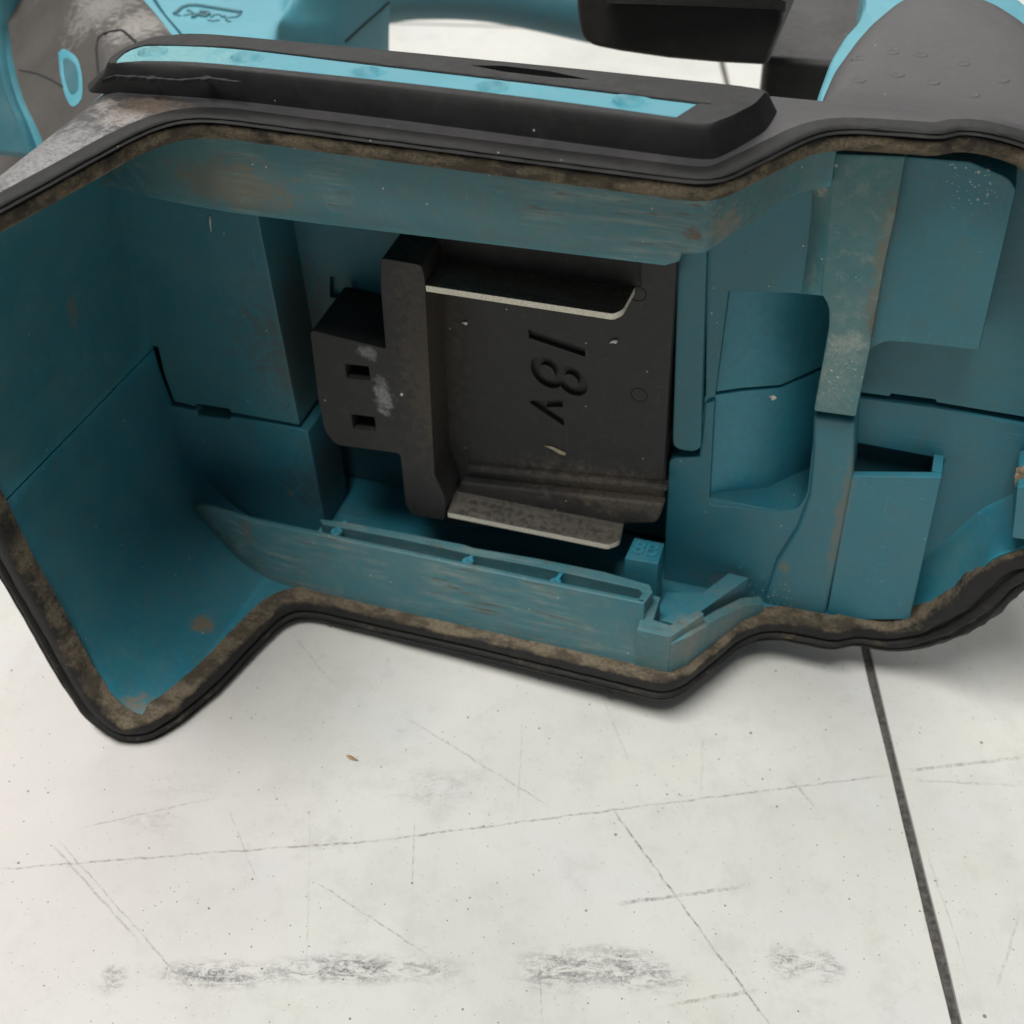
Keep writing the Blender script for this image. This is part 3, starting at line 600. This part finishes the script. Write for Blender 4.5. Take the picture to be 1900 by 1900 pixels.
finish(bm, 'stamped_mark', M['lower'], tab, smooth=30)
# panel under the niche, merging into the foot of the pillar
lowp = px([(1241, 850, 1.5), (1299, 848, .4), (1308, 748), (1326, 744), (1316, 925), (1322, 938), (1380, 942), (1440, 950), (1478, 945, 1.2), (1497, 920, 2), (1512, 776), (1555, 800), (1528, 1176), (1380, 1176), (1225, 1176)], Y=21.6)
prismY('niche_panel', lowp, 21.6, 26, M['lower'], lower, bevel=.4)
slab('niche_wall', [[push(v, 3) for v in r] for r in [[Vector((24.2, 18.9, -7.7)), Vector((30, 22, -7.7)), Vector((36.3, 24.6, -7.7)), Vector((43.4, 33, -7.7)), Vector((45.6, 23, -7.7))], [Vector((24.2, 18.9, -36)), Vector((30, 22, -36)), Vector((36.3, 24.6, -36)), Vector((43.4, 33, -36)), Vector((45.6, 23, -36))]]], M['lower'], lower, (0, 1.5, 0), 0)
prismZ('niche_sill', [push((x, y, -32.4), 3).xy for x, y in ((25.0, 18.9), (45.5, 18.9), (43.4, 33), (36.3, 25), (30.0, 22.5))], -35.8, -33.9, M['lower'], lower, bevel=.2)
prismY('pillar', px([(1509, 772), (1587, 783), (1583, 880), (1560, 1000), (1524, 1176), (1395, 1176), (1440, 1040), (1478, 980), (1500, 920), (1507, 850)], Y=20.8), 20.8, 28, M['lower'], lower, bevel=.8, seg=3)
# open pocket right of the pillar
pk = bmesh.new()
prismY('', px([(1580, 884), (1747, 886), (1692, 1130), (1688, 1150), (1532, 1150)], Y=21.4), 21.4, 23, None, None, bm=pk)
pocket = finish(pk, 'pocket_front', M['lower'], lower, bevel=.25)
q = px([(1728, 884), (1747, 886), (1692, 1140), (1672, 1150)], Y=21.4)
prismY('pocket_side', [(a[0] - .002, a[1] - .01) for a in q], 22.9, 28, M['lower'], pocket, bevel=.1)
prismY('back_wall', [tuple(a) if a[1] > -57.8 else (a[0], -57.8) for a in px([(1590, 738), (1650, 746), (1736, 757), (1900, 787), (1985, 799), (1985, 900), (1920, 990), (1800, 1080), (1680, 1120), (1752, 853), (1588, 822)], Y=27.4)], 27.4, 31, M['lower'], lower, bevel=.3)
prismY('pocket_back', [(49, -9), (68, -9), (68, -57), (49, -57)], 30.2, 31, M['deepteal'], lower, bevel=.1)  # dark teal paints the shade inside the pocket
# right side wall, rolling from the back wall out to the rim
rim_r = [(62, 24, -58), (66.8, 23.5, -55.3), (70.0, 22, -50.5), (73.8, 20.5, -43.5), (76, 19.5, -38), (77.6, 19, -33), (82, 19, -28.5), (89, 19, -18), (89.5, 18, 0), (84.5, 18, 15), (75.5, 17.5, 30), (68, 17.5, 39), (62, 17.5, 43)]
bk_r = [(58, 27.6, -58), (62, 27.6, -55), (65, 27.6, -48), (68.5, 27.6, -41), (71.5, 27.6, -35), (74.5, 27.6, -29), (79, 27.6, -24), (87, 27.6, -14), (88, 27.6, 0), (83, 27.6, 14), (73, 27.6, 28), (66, 27.6, 38), (60, 27.6, 42)]
ra, rb = spline(rim_r, 3), spline(bk_r, 3); kk = 24
def rw_(i0, i1, dz0, dz1):
    g = []
    for i in range(i0, i1 + 1):
        r = []
        for t in range(7):
            u = t / 6; e = u * u * (3 - 2 * u) * .6 + u * .4; v = ra[i].lerp(rb[i], u); cx = 1 - abs(2 * u - 1)
            v += Vector((1.2, 0, -1.0)) * cx if ra[i].z < -20 else Vector((0, 0, 0))
            v.z += dz0 if i == i0 else dz1 if i == i1 else 0; r.append(v)
        g.append(r)
    return g
sheet('side_wall', rw_(0, kk - 2, 0, -.2), M['lower'], lower, (2, .5, -.5), smooth=60)
sheet('side_wall', rw_(kk - 2, len(ra) - 1, .2, 0), M['upper'], upper, (2, .5, .3), smooth=60)
# latch nub with dried mud at the right edge
prismY('latch_nub', px([(1886, 905), (1960, 890), (1960, 1010), (1876, 1000), (1882, 950)], Y=17), 17, 27, M['lower'], lower, bevel=.6)
def clod(name, cx, cy, Y, r, sc, mat, parent, seed):
    c = P(cx, cy, Y=Y); bm = bmesh.new(); bmesh.ops.create_icosphere(bm, subdivisions=3, radius=1)
    for v in bm.verts:
        d = 1 + .55 * noise.noise(v.co * 1.7 + Vector((seed, 0, 0))) + .25 * noise.noise(v.co * 5 + Vector((0, seed, 0)))
        v.co = c + Vector((v.co.x * sc[0], v.co.y * sc[1], v.co.z * sc[2])) * r * d
    return finish(bm, name, mat, parent, smooth=60)
s = NT('dried_mud'); M['spots'] = s.done(s.mix(s.ramp(s.noise(1.5, 6, .8), .35, .65), (.13, .095, .06), (.34, .26, .18)), .9); 
clod('dried_mud', 1900, 882, 19.5, 1.5, (1.1, .3, 1.5), M['spots'], lower, 3)
# black plate painting the shade of the hollow behind the joints
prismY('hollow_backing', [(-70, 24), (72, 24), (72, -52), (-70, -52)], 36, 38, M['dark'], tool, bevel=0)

# ================================================================ TERMINAL BLOCK
tf = [(705, 478, 1.0), (782, 492, .8), (788, 520), (790, 560), (797, 700), (806, 880), (826, 925), (826, 966, .8), (764, 956, 1.0), (752, 935), (742, 842, .9), (622, 826, 1.6), (602, 800, 1.2), (590, 740), (574, 612, 1.2), (715, 647, .3), (706, 540)]
term = prismY('terminal_block', px(tf, Y=11), 11, 26, M['term'], tool, bevel=.55)
cb = bmesh.new()
for q in ([(640, 675), (684, 680), (688, 706), (643, 702)], [(651, 768), (695, 774), (699, 800), (655, 796)]): prismY('', px(q, Y=11), 9, 21, None, None, bm=cb)
cut(term, cb)
# recessed plate with the voltage mark
plate = prismY('contact_plate', px([(800, 440), (1257, 440), (1256, 500), (1228, 935, 1.5), (1222, 954, 1.5), (838, 962), (826, 900), (815, 700)], Y=19.4), 19.4, 27, M['term'], term, bevel=.5)
o = P(1030, 678, Y=19.4)
rt_ = (P(1020, 600, Y=19.4) - P(1034, 790, Y=19.4)).normalized()
ax_r = (P(1110, 712, Y=19.4) - P(960, 688, Y=19.4)).normalized()
bm = emboss('18', (o + rt_ * 2.4), -rt_, ax_r, (0, 1, 0), 14.6, None, None, '', 2.0, .22); cut(plate, bm)
bm = emboss('v', (o - rt_ * 9.4 - ax_r * 1.2), -rt_, ax_r, (0, 1, 0), 13.2, None, None, '', 2.0, .22); cut(plate, bm)
prismY('plate_lip', px([(862, 878), (1238, 918), (1226, 953, 1.5), (832, 962)], Y=20.2), 17.2, 20, M['term'], plate, bevel=.7, seg=3)
prismY('plate_ledge', px([(866, 864), (1238, 900), (1238, 912), (866, 876)], Y=18.4), 18.4, 20, M['term'], plate, bevel=.4)
prismY('plate_cap', px([(1187, 440), (1257, 440), (1255, 520), (1225, 540, .8), (1186, 536)], Y=17.8), 17.8, 20, M['term'], plate, bevel=.5)
for (ptx, Z, up) in (([(830, 951), (1128, 1011, .6), (1150, 1003, .8), (1163, 936), (858, 872)], -40.6, 1), ([(789, 529), (1138, 582, .6), (1156, 574, .8), (1187, 517), (838, 460)], 12.1, 0)):
    q = rounded(px(ptx, Z=Z)); bm = bmesh.new()
    loops(bm, [[(a.x, a.y, Z - 1.3) for a in q], [(a.x, a.y, Z) for a in q]])
    bmesh.ops.recalc_face_normals(bm, faces=bm.faces)
    for f in bm.faces: f.material_index = 0 if abs(f.normal.z) > .9 else 1
    b = finish(bm, 'contact_blade', [M['metal'], M['edge']], term, smooth=30, bevel=.08, seg=1)

# ================================================================ REST OF THE TOOL BEHIND THE FOOT
def pz(l, Z): return [P(x, y, Z=Z) for x, y in l]
def py_(l, Y): return [P(x, y, Y=Y) for x, y in l]
TH = (0, 3, -3)
# grey elastomer cover
r2 = pz([(90, -40), (160, 25), (186, 80), (192, 140), (200, 210), (215, 300)], 26)
r3 = pz([(170, -40), (222, 22), (262, 75), (300, 130), (330, 190), (335, 290)], 26.6); r4 = pz([(228, -40), (275, 14), (312, 62), (352, 115), (385, 165), (400, 260)], 26)
r1 = [P(x, y, Y=c.y + 2) for (x, y), c in zip([(45, -40), (88, 45), (105, 110), (112, 175), (135, 245), (165, 330)], r2)]
r0 = [P(x, y, Y=c.y + 6) for (x, y), c in zip([(8, -40), (16, 50), (26, 120), (44, 185), (72, 245), (110, 340)], r2)]
r2b = [a.lerp(b, .25) for a, b in zip(r2, r3)]
cover = sheet('elastomer_cover', patch([r0, r1, r2, r2b, r3, r4], 4), M['grey'], tool, TH, smooth=70)
def tube(name, pts, r, mat, parent, n=8, cyc=False):
    bm = bmesh.new(); R = []; m_ = len(pts)
    for i, p in enumerate(pts):
        t = (pts[(i + 1) % m_ if cyc else min(i + 1, m_ - 1)] - pts[(i - 1) if (cyc or i) else 0]).normalized(); a = t.orthogonal().normalized() if i == 0 else (R_a - t * R_a.dot(t)).normalized(); R_a = a; b = t.cross(a)
        rr = r(i / (m_ - 1)) if callable(r) else r
        R.append([bm.verts.new(p + (a * math.cos(k * 2 * math.pi / n) + b * math.sin(k * 2 * math.pi / n)) * rr) for k in range(n)])
    for i in range(m_ if cyc else m_ - 1):
        A, B = R[i], R[(i + 1) % m_]
        for k in range(n): bm.faces.new((A[k], A[(k + 1) % n], B[(k + 1) % n], B[k]))
    if not cyc: bm.faces.new(R[0]); bm.faces.new(R[-1])
    return finish(bm, name, mat, parent, smooth=60)
def on_patch(pt, rows):      # nearest control depth: interpolate Y by pixel from the control net
    best = sorted(((pt[0] - a) ** 2 + (pt[1] - b) ** 2, y) for a, b, y in rows)[:3]
    ws = [1 / (d + 1) for d, _ in best]; return sum(w_ * y for w_, (_, y) in zip(ws, best)) / sum(ws)
def U(p):
    q = RT.transposed() @ p + TO; return (950 + F * q.x / q.z, 950 + F * q.y / q.z)
from mathutils.bvhtree import BVHTree
def hit(o, x, y, lift=.1):
    """point of part o seen at the measured image point, lifted towards the camera"""
    t = BVHTree.FromPolygons([v.co for v in o.data.vertices], [p.vertices[:] for p in o.data.polygons])
    d = RT @ Vector(((x - 950) / F, (y - 950) / F, 1.0)); d.normalize(); org = (CAMT - BASE) * K
    h = t.ray_cast(org, d)[0]
    return None if h is None else h / K + BASE - d * lift
def line_on(name, o, pts, r, mat, lift=0.0, step=6):
    out = []
    for a, b in zip(pts, pts[1:]):
        n = max(1, int(math.hypot(b[0] - a[0], b[1] - a[1]) / step))
        for i in range(n): out.append((a[0] + (b[0] - a[0]) * i / n, a[1] + (b[1] - a[1]) * i / n))
    out.append(pts[-1]); q = [hit(o, x, y, lift) for x, y in out]; q = [p for p in q if p]
    if len(q) > 2: return tube(name, q, r, mat, o)
line_on('button_outline', cover, [(184, 150), (179, 90), (182, 72), (192, 63), (208, 58), (225, 56), (232, 60), (252, 78), (262, 90)], .30, M['dark'], .0)
line_on('parting_line', cover, [(36, 130), (70, 137), (95, 148), (118, 162)], .18, M['dark'], .0)
# turquoise vent on the cover
vq = [(108, 98), (116, 91), (128, 95), (142, 107), (150, 130), (153, 160), (150, 185), (135, 198), (122, 180), (112, 140)]
vc = [hit(cover, x, y, .2) for x, y in vq]; vc = [p for p in vc if p]
bm = bmesh.new(); cc = sum(vc, Vector()) / len(vc); toC = (CAMT - cc).normalized()
o1 = spline(vc + [vc[0]], 4)[:-1]
loops(bm, [[p - toC * .3 for p in o1], [p + toC * .15 for p in o1], [p.lerp(cc, .08) + toC * .3 for p in o1], [p.lerp(cc, .30) + toC * .3 for p in o1], [p.lerp(cc, .36) + toC * .05 for p in o1]])
vent = finish(bm, 'vent_window', M['cyan'], cover, smooth=45)
bm = bmesh.new(); loops(bm, [[p.lerp(cc, .36) + toC * .1 for p in o1], [p.lerp(cc, .38) + toC * .42 for p in o1]]); finish(bm, 'vent_shade', M['deepteal'], vent, smooth=30)  # darker teal piece painting the shade of the vent's recess
# turquoise bands at the far left
def band(name, L1, L2, Yd, mat, th=TH):
    a = spline([P(x, y, Y=Yd + (i * -3)) for i, (x, y) in enumerate(L1)], 5); b = spline([P(x, y, Y=Yd + (i * -3)) for i, (x, y) in enumerate(L2)], 5)
    return sheet(name, [a, [(p + q) / 2 + Vector((0, -1.2, .8)) for p, q in zip(a, b)], b], mat, tool, th, smooth=60)
band('side_trim', [(2, -40), (4, 60), (14, 125), (30, 185), (48, 230), (70, 290)], [(14, -40), (17, 60), (30, 125), (48, 185), (72, 235), (95, 290)], 82, M['cyan'])
band('side_trim', [(-20, -40), (-16, 60), (2, 125), (15, 175), (32, 215), (62, 290)], [(0, -40), (2, 60), (11, 125), (26, 185), (44, 230), (66, 290)], 80, M['cyan'])
band('side_housing', [(-60, -40), (-60, 60), (-60, 125), (-60, 185), (-60, 235), (-60, 275)], [(-16, -40), (-14, 60), (0, 125), (12, 180), (30, 225), (60, 285)], 86, M['deepteal'])
sheet('foot_cover', [pz([(-80, 262), (0, 262), (40, 272), (90, 290)], -20), pz([(-80, 400), (0, 400), (40, 400), (90, 400)], -30)], M['grey'], tool, TH)
# turquoise motor housing
def zz(l, Z): return [P(x, y, Z=Z) for x, y in l]
def xx(l, X): return [P(x, y, X=X) for x, y in l]
c0 = zz([(268, -40), (303, 20), (336, 60), (400, 140)], 24); c1 = zz([(400, -40), (420, 20), (440, 60), (470, 140)], 24.4); c2 = zz([(520, -40), (512, 20), (506, 60), (510, 140)], 24)
c3 = xx([(552, -40), (540, 20), (532, 60), (540, 140)], -82.5); c4 = xx([(640, -40), (632, 20), (628, 60), (635, 140)], -77); c5 = xx([(726, -40), (723, 20), (722, 60), (721, 140)], -75.5)
house = sheet('motor_housing', patch([c0, c1, c2, c3, c4, c5], 5), M['cyan'], tool, (-4, 4, -4), smooth=70)
sheet('housing_edge', patch([zz([(243, -30), (277, 18), (313, 62), (380, 140)], 24), zz([(262, -30), (297, 20), (331, 61), (395, 140)], 24)], 3), M['cyan'], house, (0, 2, -4), smooth=70)
line_on('parting_line', house, [(640, 78), (668, 52), (700, 24), (722, 4)], .30, M['dark'], -.1)
# maker's badge: dark strokes paint the shade of its engraved frame and legible letters
for st in ([(324, 27), (338, 15), (350, 11), (368, 11), (400, 16), (448, 24)], [(324, 28), (335, 30)], [(348, 22), (350, 19), (360, 26), (340, 30)], [(358, 34), (366, 28), (382, 31), (388, 28), (386, 24), (372, 23)], [(386, 38), (396, 40), (408, 38)], [(392, 33), (398, 28), (408, 28), (414, 33)], [(417, 30), (422, 40), (428, 41)], [(423, 34), (440, 32), (447, 26)]):
    line_on('badge_shade', house, st, .30 if len(st) < 6 else .55, M['deepteal'], -.12, 3)
# far bar of the tool
tp = spline([P(x, y, Y=165) for x, y in ((640, 10), (720, -20), (800, -28), (900, -25), (1000, -8), (1110, 16))], 6)
tube('rear_bar', tp, 8.8, M['deepteal'], tool, 20)
# black front handle and bracket
prismY('front_handle', px([(1068, -60), (1068, 30, 5), (1080, 84, 8), (1150, 98), (1240, 111), (1330, 119), (1424, 124), (1432, 95), (1452, 45), (1457, 4), (1440, -14), (1300, -10), (1150, -16)], Y=80), 80, 115, M['black'], tool, bevel=1.6, seg=3)
sheet('handle_top', [pz([(1120, -16), (1300, -10), (1440, -4), (1458, 2)], 39), pz([(1140, -80), (1300, -80), (1460, -80), (1490, -80)], 39)], M['black'], tool, (0, 2, -3), bevel=.5)
prismZ('handle_bracket', px([(1418, 106, 2), (1560, 118), (1660, 60), (1700, -80), (1440, -80), (1430, 0), (1420, 62)], Z=12), -52, 12, M['black'], tool, bevel=1.6, seg=3)
# dimpled rear grip with turquoise trim
gq = [(1520, 190), (1526, 170), (1548, 122), (1580, 78), (1612, 42), (1660, 2), (1720, -30), (1790, -22), (1855, 4), (1905, 36), (1960, 90), (2000, 180), (2000, 300), (1700, 300), (1530, 280)]
gz = [(a[0], max(a[1], 31.5)) for a in px(gq, Z=41)]
bm = bmesh.new(); G = dens2([g[:2] for g in gz]); gc = sum(G, Vector((0, 0))) / len(G)
loops(bm, [[(*p, 30) for p in G], [(*p, 38.5) for p in G], [(*p.lerp(gc, .02), 40) for p in G], [(*p.lerp(gc, .06), 41) for p in G], [(*p.lerp(gc, .2), 41.9) for p in G], [(*p.lerp(gc, .5), 42.4) for p in G]])
grip = finish(bm, 'rear_grip', M['grip'], tool, smooth=60)
tr = dens2([g[:2] for g in px([(1512, 200), (1519, 168), (1540, 112), (1566, 68), (1592, 40), (1602, 10), (1600, -60), (1790, -60), (1870, -20), (1930, 28), (1990, 90), (2040, 180), (2040, 300), (1700, 320), (1520, 290)], Z=37)])
tr = [Vector((p.x, max(p.y, 31.8))) for p in tr]
bm = bmesh.new(); loops(bm, [[(*p, 30) for p in tr], [(*p, 35.8) for p in tr], [(*p.lerp(gc, .012), 36.8) for p in tr], [(*p.lerp(gc, .05), 37.4) for p in tr]])
finish(bm, 'grip_trim', M['cyan'], grip, smooth=50)
for (x, y) in ((1595, 108), (1594, 148), (1655, 97), (1665, 138), (1708, 102), (1730, 152), (1787, 118), (1804, 175), (1858, 148)):
    p = hit(grip, x, y, 0)
    if p is None: continue
    bm = bmesh.new(); ls = []
    for (r, z) in ((1.25, -.1), (.95, .10), (.75, .12), (.45, -.02), (.15, -.04)): ls.append([(p.x + r * math.cos(a * math.pi / 8) * 1.1, p.y + r * math.sin(a * math.pi / 8), p.z + z) for a in range(16)])
    loops(bm, ls); finish(bm, 'grip_dimple', M['grip'], grip, smooth=80)
for (x, y) in ((1183, 545), (1186, 733)):
    c = P(x, y, Y=19.4); tube('mould_mark', [c + Vector((1.45 * math.cos(a * math.pi / 16), 0, 1.45 * math.sin(a * math.pi / 16))) for a in range(32)], .075, M['dark'], plate, 6, True)
# frayed thread of the seal
bm = bmesh.new()
rnd = random.Random(4)
fb = P(1135, 1272, Z=-63)
for i in range(4):
    p = fb + Vector((rnd.uniform(-1, 1), rnd.uniform(-.3, .3), 0)); q = [p, p + Vector((rnd.uniform(-.5, .5), 0, -1.2)), p + Vector((rnd.uniform(-1, 1), 0, -2.3))]
    loops(bm, [[v + Vector((math.cos(a * 2.1), math.sin(a * 2.1), 0)) * .14 for a in range(3)] for v in q])
finish(bm, 'frayed_thread', M['rubber'], seal, smooth=30)

# ================================================================ LOOSE BITS
def loose(name, label, cat, verts_faces, mat, loc, rot, group=None):
    bm = bmesh.new(); verts_faces(bm); bmesh.ops.recalc_face_normals(bm, faces=bm.faces)
    me = bpy.data.meshes.new(name); bm.to_mesh(me); bm.free(); me.materials.append(mat)
    for p in me.polygons: p.use_smooth = True
    o = bpy.data.objects.new(name, me); COL.objects.link(o); o.location = loc; o.rotation_euler = rot
    o['label'] = label; o['category'] = cat
    if group: o['group'] = group
    return o
s = NT('dry_husk'); M['husk'] = s.done(s.mix(s.ramp(s.noise(1.5, 3, .6, stretch=(.3, 3, 1)), .35, .65), (.42, .27, .14), (.24, .14, .07)), .6)
s = NT('pale_wood'); M['wood'] = s.done(s.mix(s.ramp(s.noise(2, 3, .6), .35, .65), (.62, .55, .40), (.45, .38, .25)), .7)
s = NT('white_flake'); M['flake'] = s.done((.62, .62, .58), .7)
def leafy(n=12, ln=1.35, wd=.38):
    def g(bm):
        ls = []
        for i in range(n + 1):
            t = i / n; w_ = wd * math.sin(math.pi * (t ** .8)) + .02; x = (t - .5) * 2 * ln
            ls.append([(x * K, math.cos(a * math.pi / 4) * w_ * K, (math.sin(a * math.pi / 4) * w_ * .35 + .14 + .12 * math.cos(t * 5)) * K) for a in range(8)])
        loops(bm, ls)
    return g
q = floor_pt(654, 1408)
loose('seed_husk', 'tiny brown dry seed husk lying on the pale floor tile', 'seed husk', leafy(), M['husk'], (q.x, q.y, .0001), (0, 0, math.radians(-22)))
def in_bay(x, y, Y): return tool2world(P(x, y, Y=Y))
rot = rw.to_4x4().to_euler()
def sliver(l, w_, sk):
    def g(bm): 
        q = [(-l, -w_), (-l * .2, -w_ * .5), (l * .5, -w_ * 1.2), (l, -w_ * .5), (l, w_), (l * .2, w_ * .9), (-l * .4, w_ * .5)]
        loops(bm, [[(a * K, 0, b * K) for a, b in q], [(a * K, -.25 * K, b * K) for a, b in q]])
    return g
for (nm, lb, ct, x, y, Yd, l, w_, ang, mt) in (('wood_splinter', 'pale wood splinter stuck below the voltage mark in the bay', 'splinter', 1030, 833, 19.3, 2.2, .36, -22, 'wood'),
        ('white_thread', 'short white fibre hanging on the teal end block under the upper rail', 'thread', 391, 415, 14.9, 1.6, .10, 80, 'flake'),
        ('white_flake', 'white triangular flake at upper left of the black contact plate', 'flake', 862, 598, 19.3, .6, .3, -10, 'flake'),
        ('white_flake', 'round white flake at upper right of the black contact plate', 'flake', 1138, 633, 19.3, .75, .34, 15, 'flake'),
        ('white_flake', 'cream flake on the lower wall of the niche under the joint', 'flake', 1434, 736, 24.3, .55, .5, -40, 'flake'),
        ('white_flake', 'white dot of debris on the front of the black terminal pillar', 'flake', 745, 731, 10.9, .3, .3, 0, 'flake')):
    o = loose(nm, lb, ct, sliver(l, w_, 0), M[mt], in_bay(x, y, Yd), (0, 0, 0))
    o.matrix_world = Matrix.Translation(in_bay(x, y, Yd)) @ rw.to_4x4() @ Matrix.Rotation(math.radians(-ang), 4, 'Y')
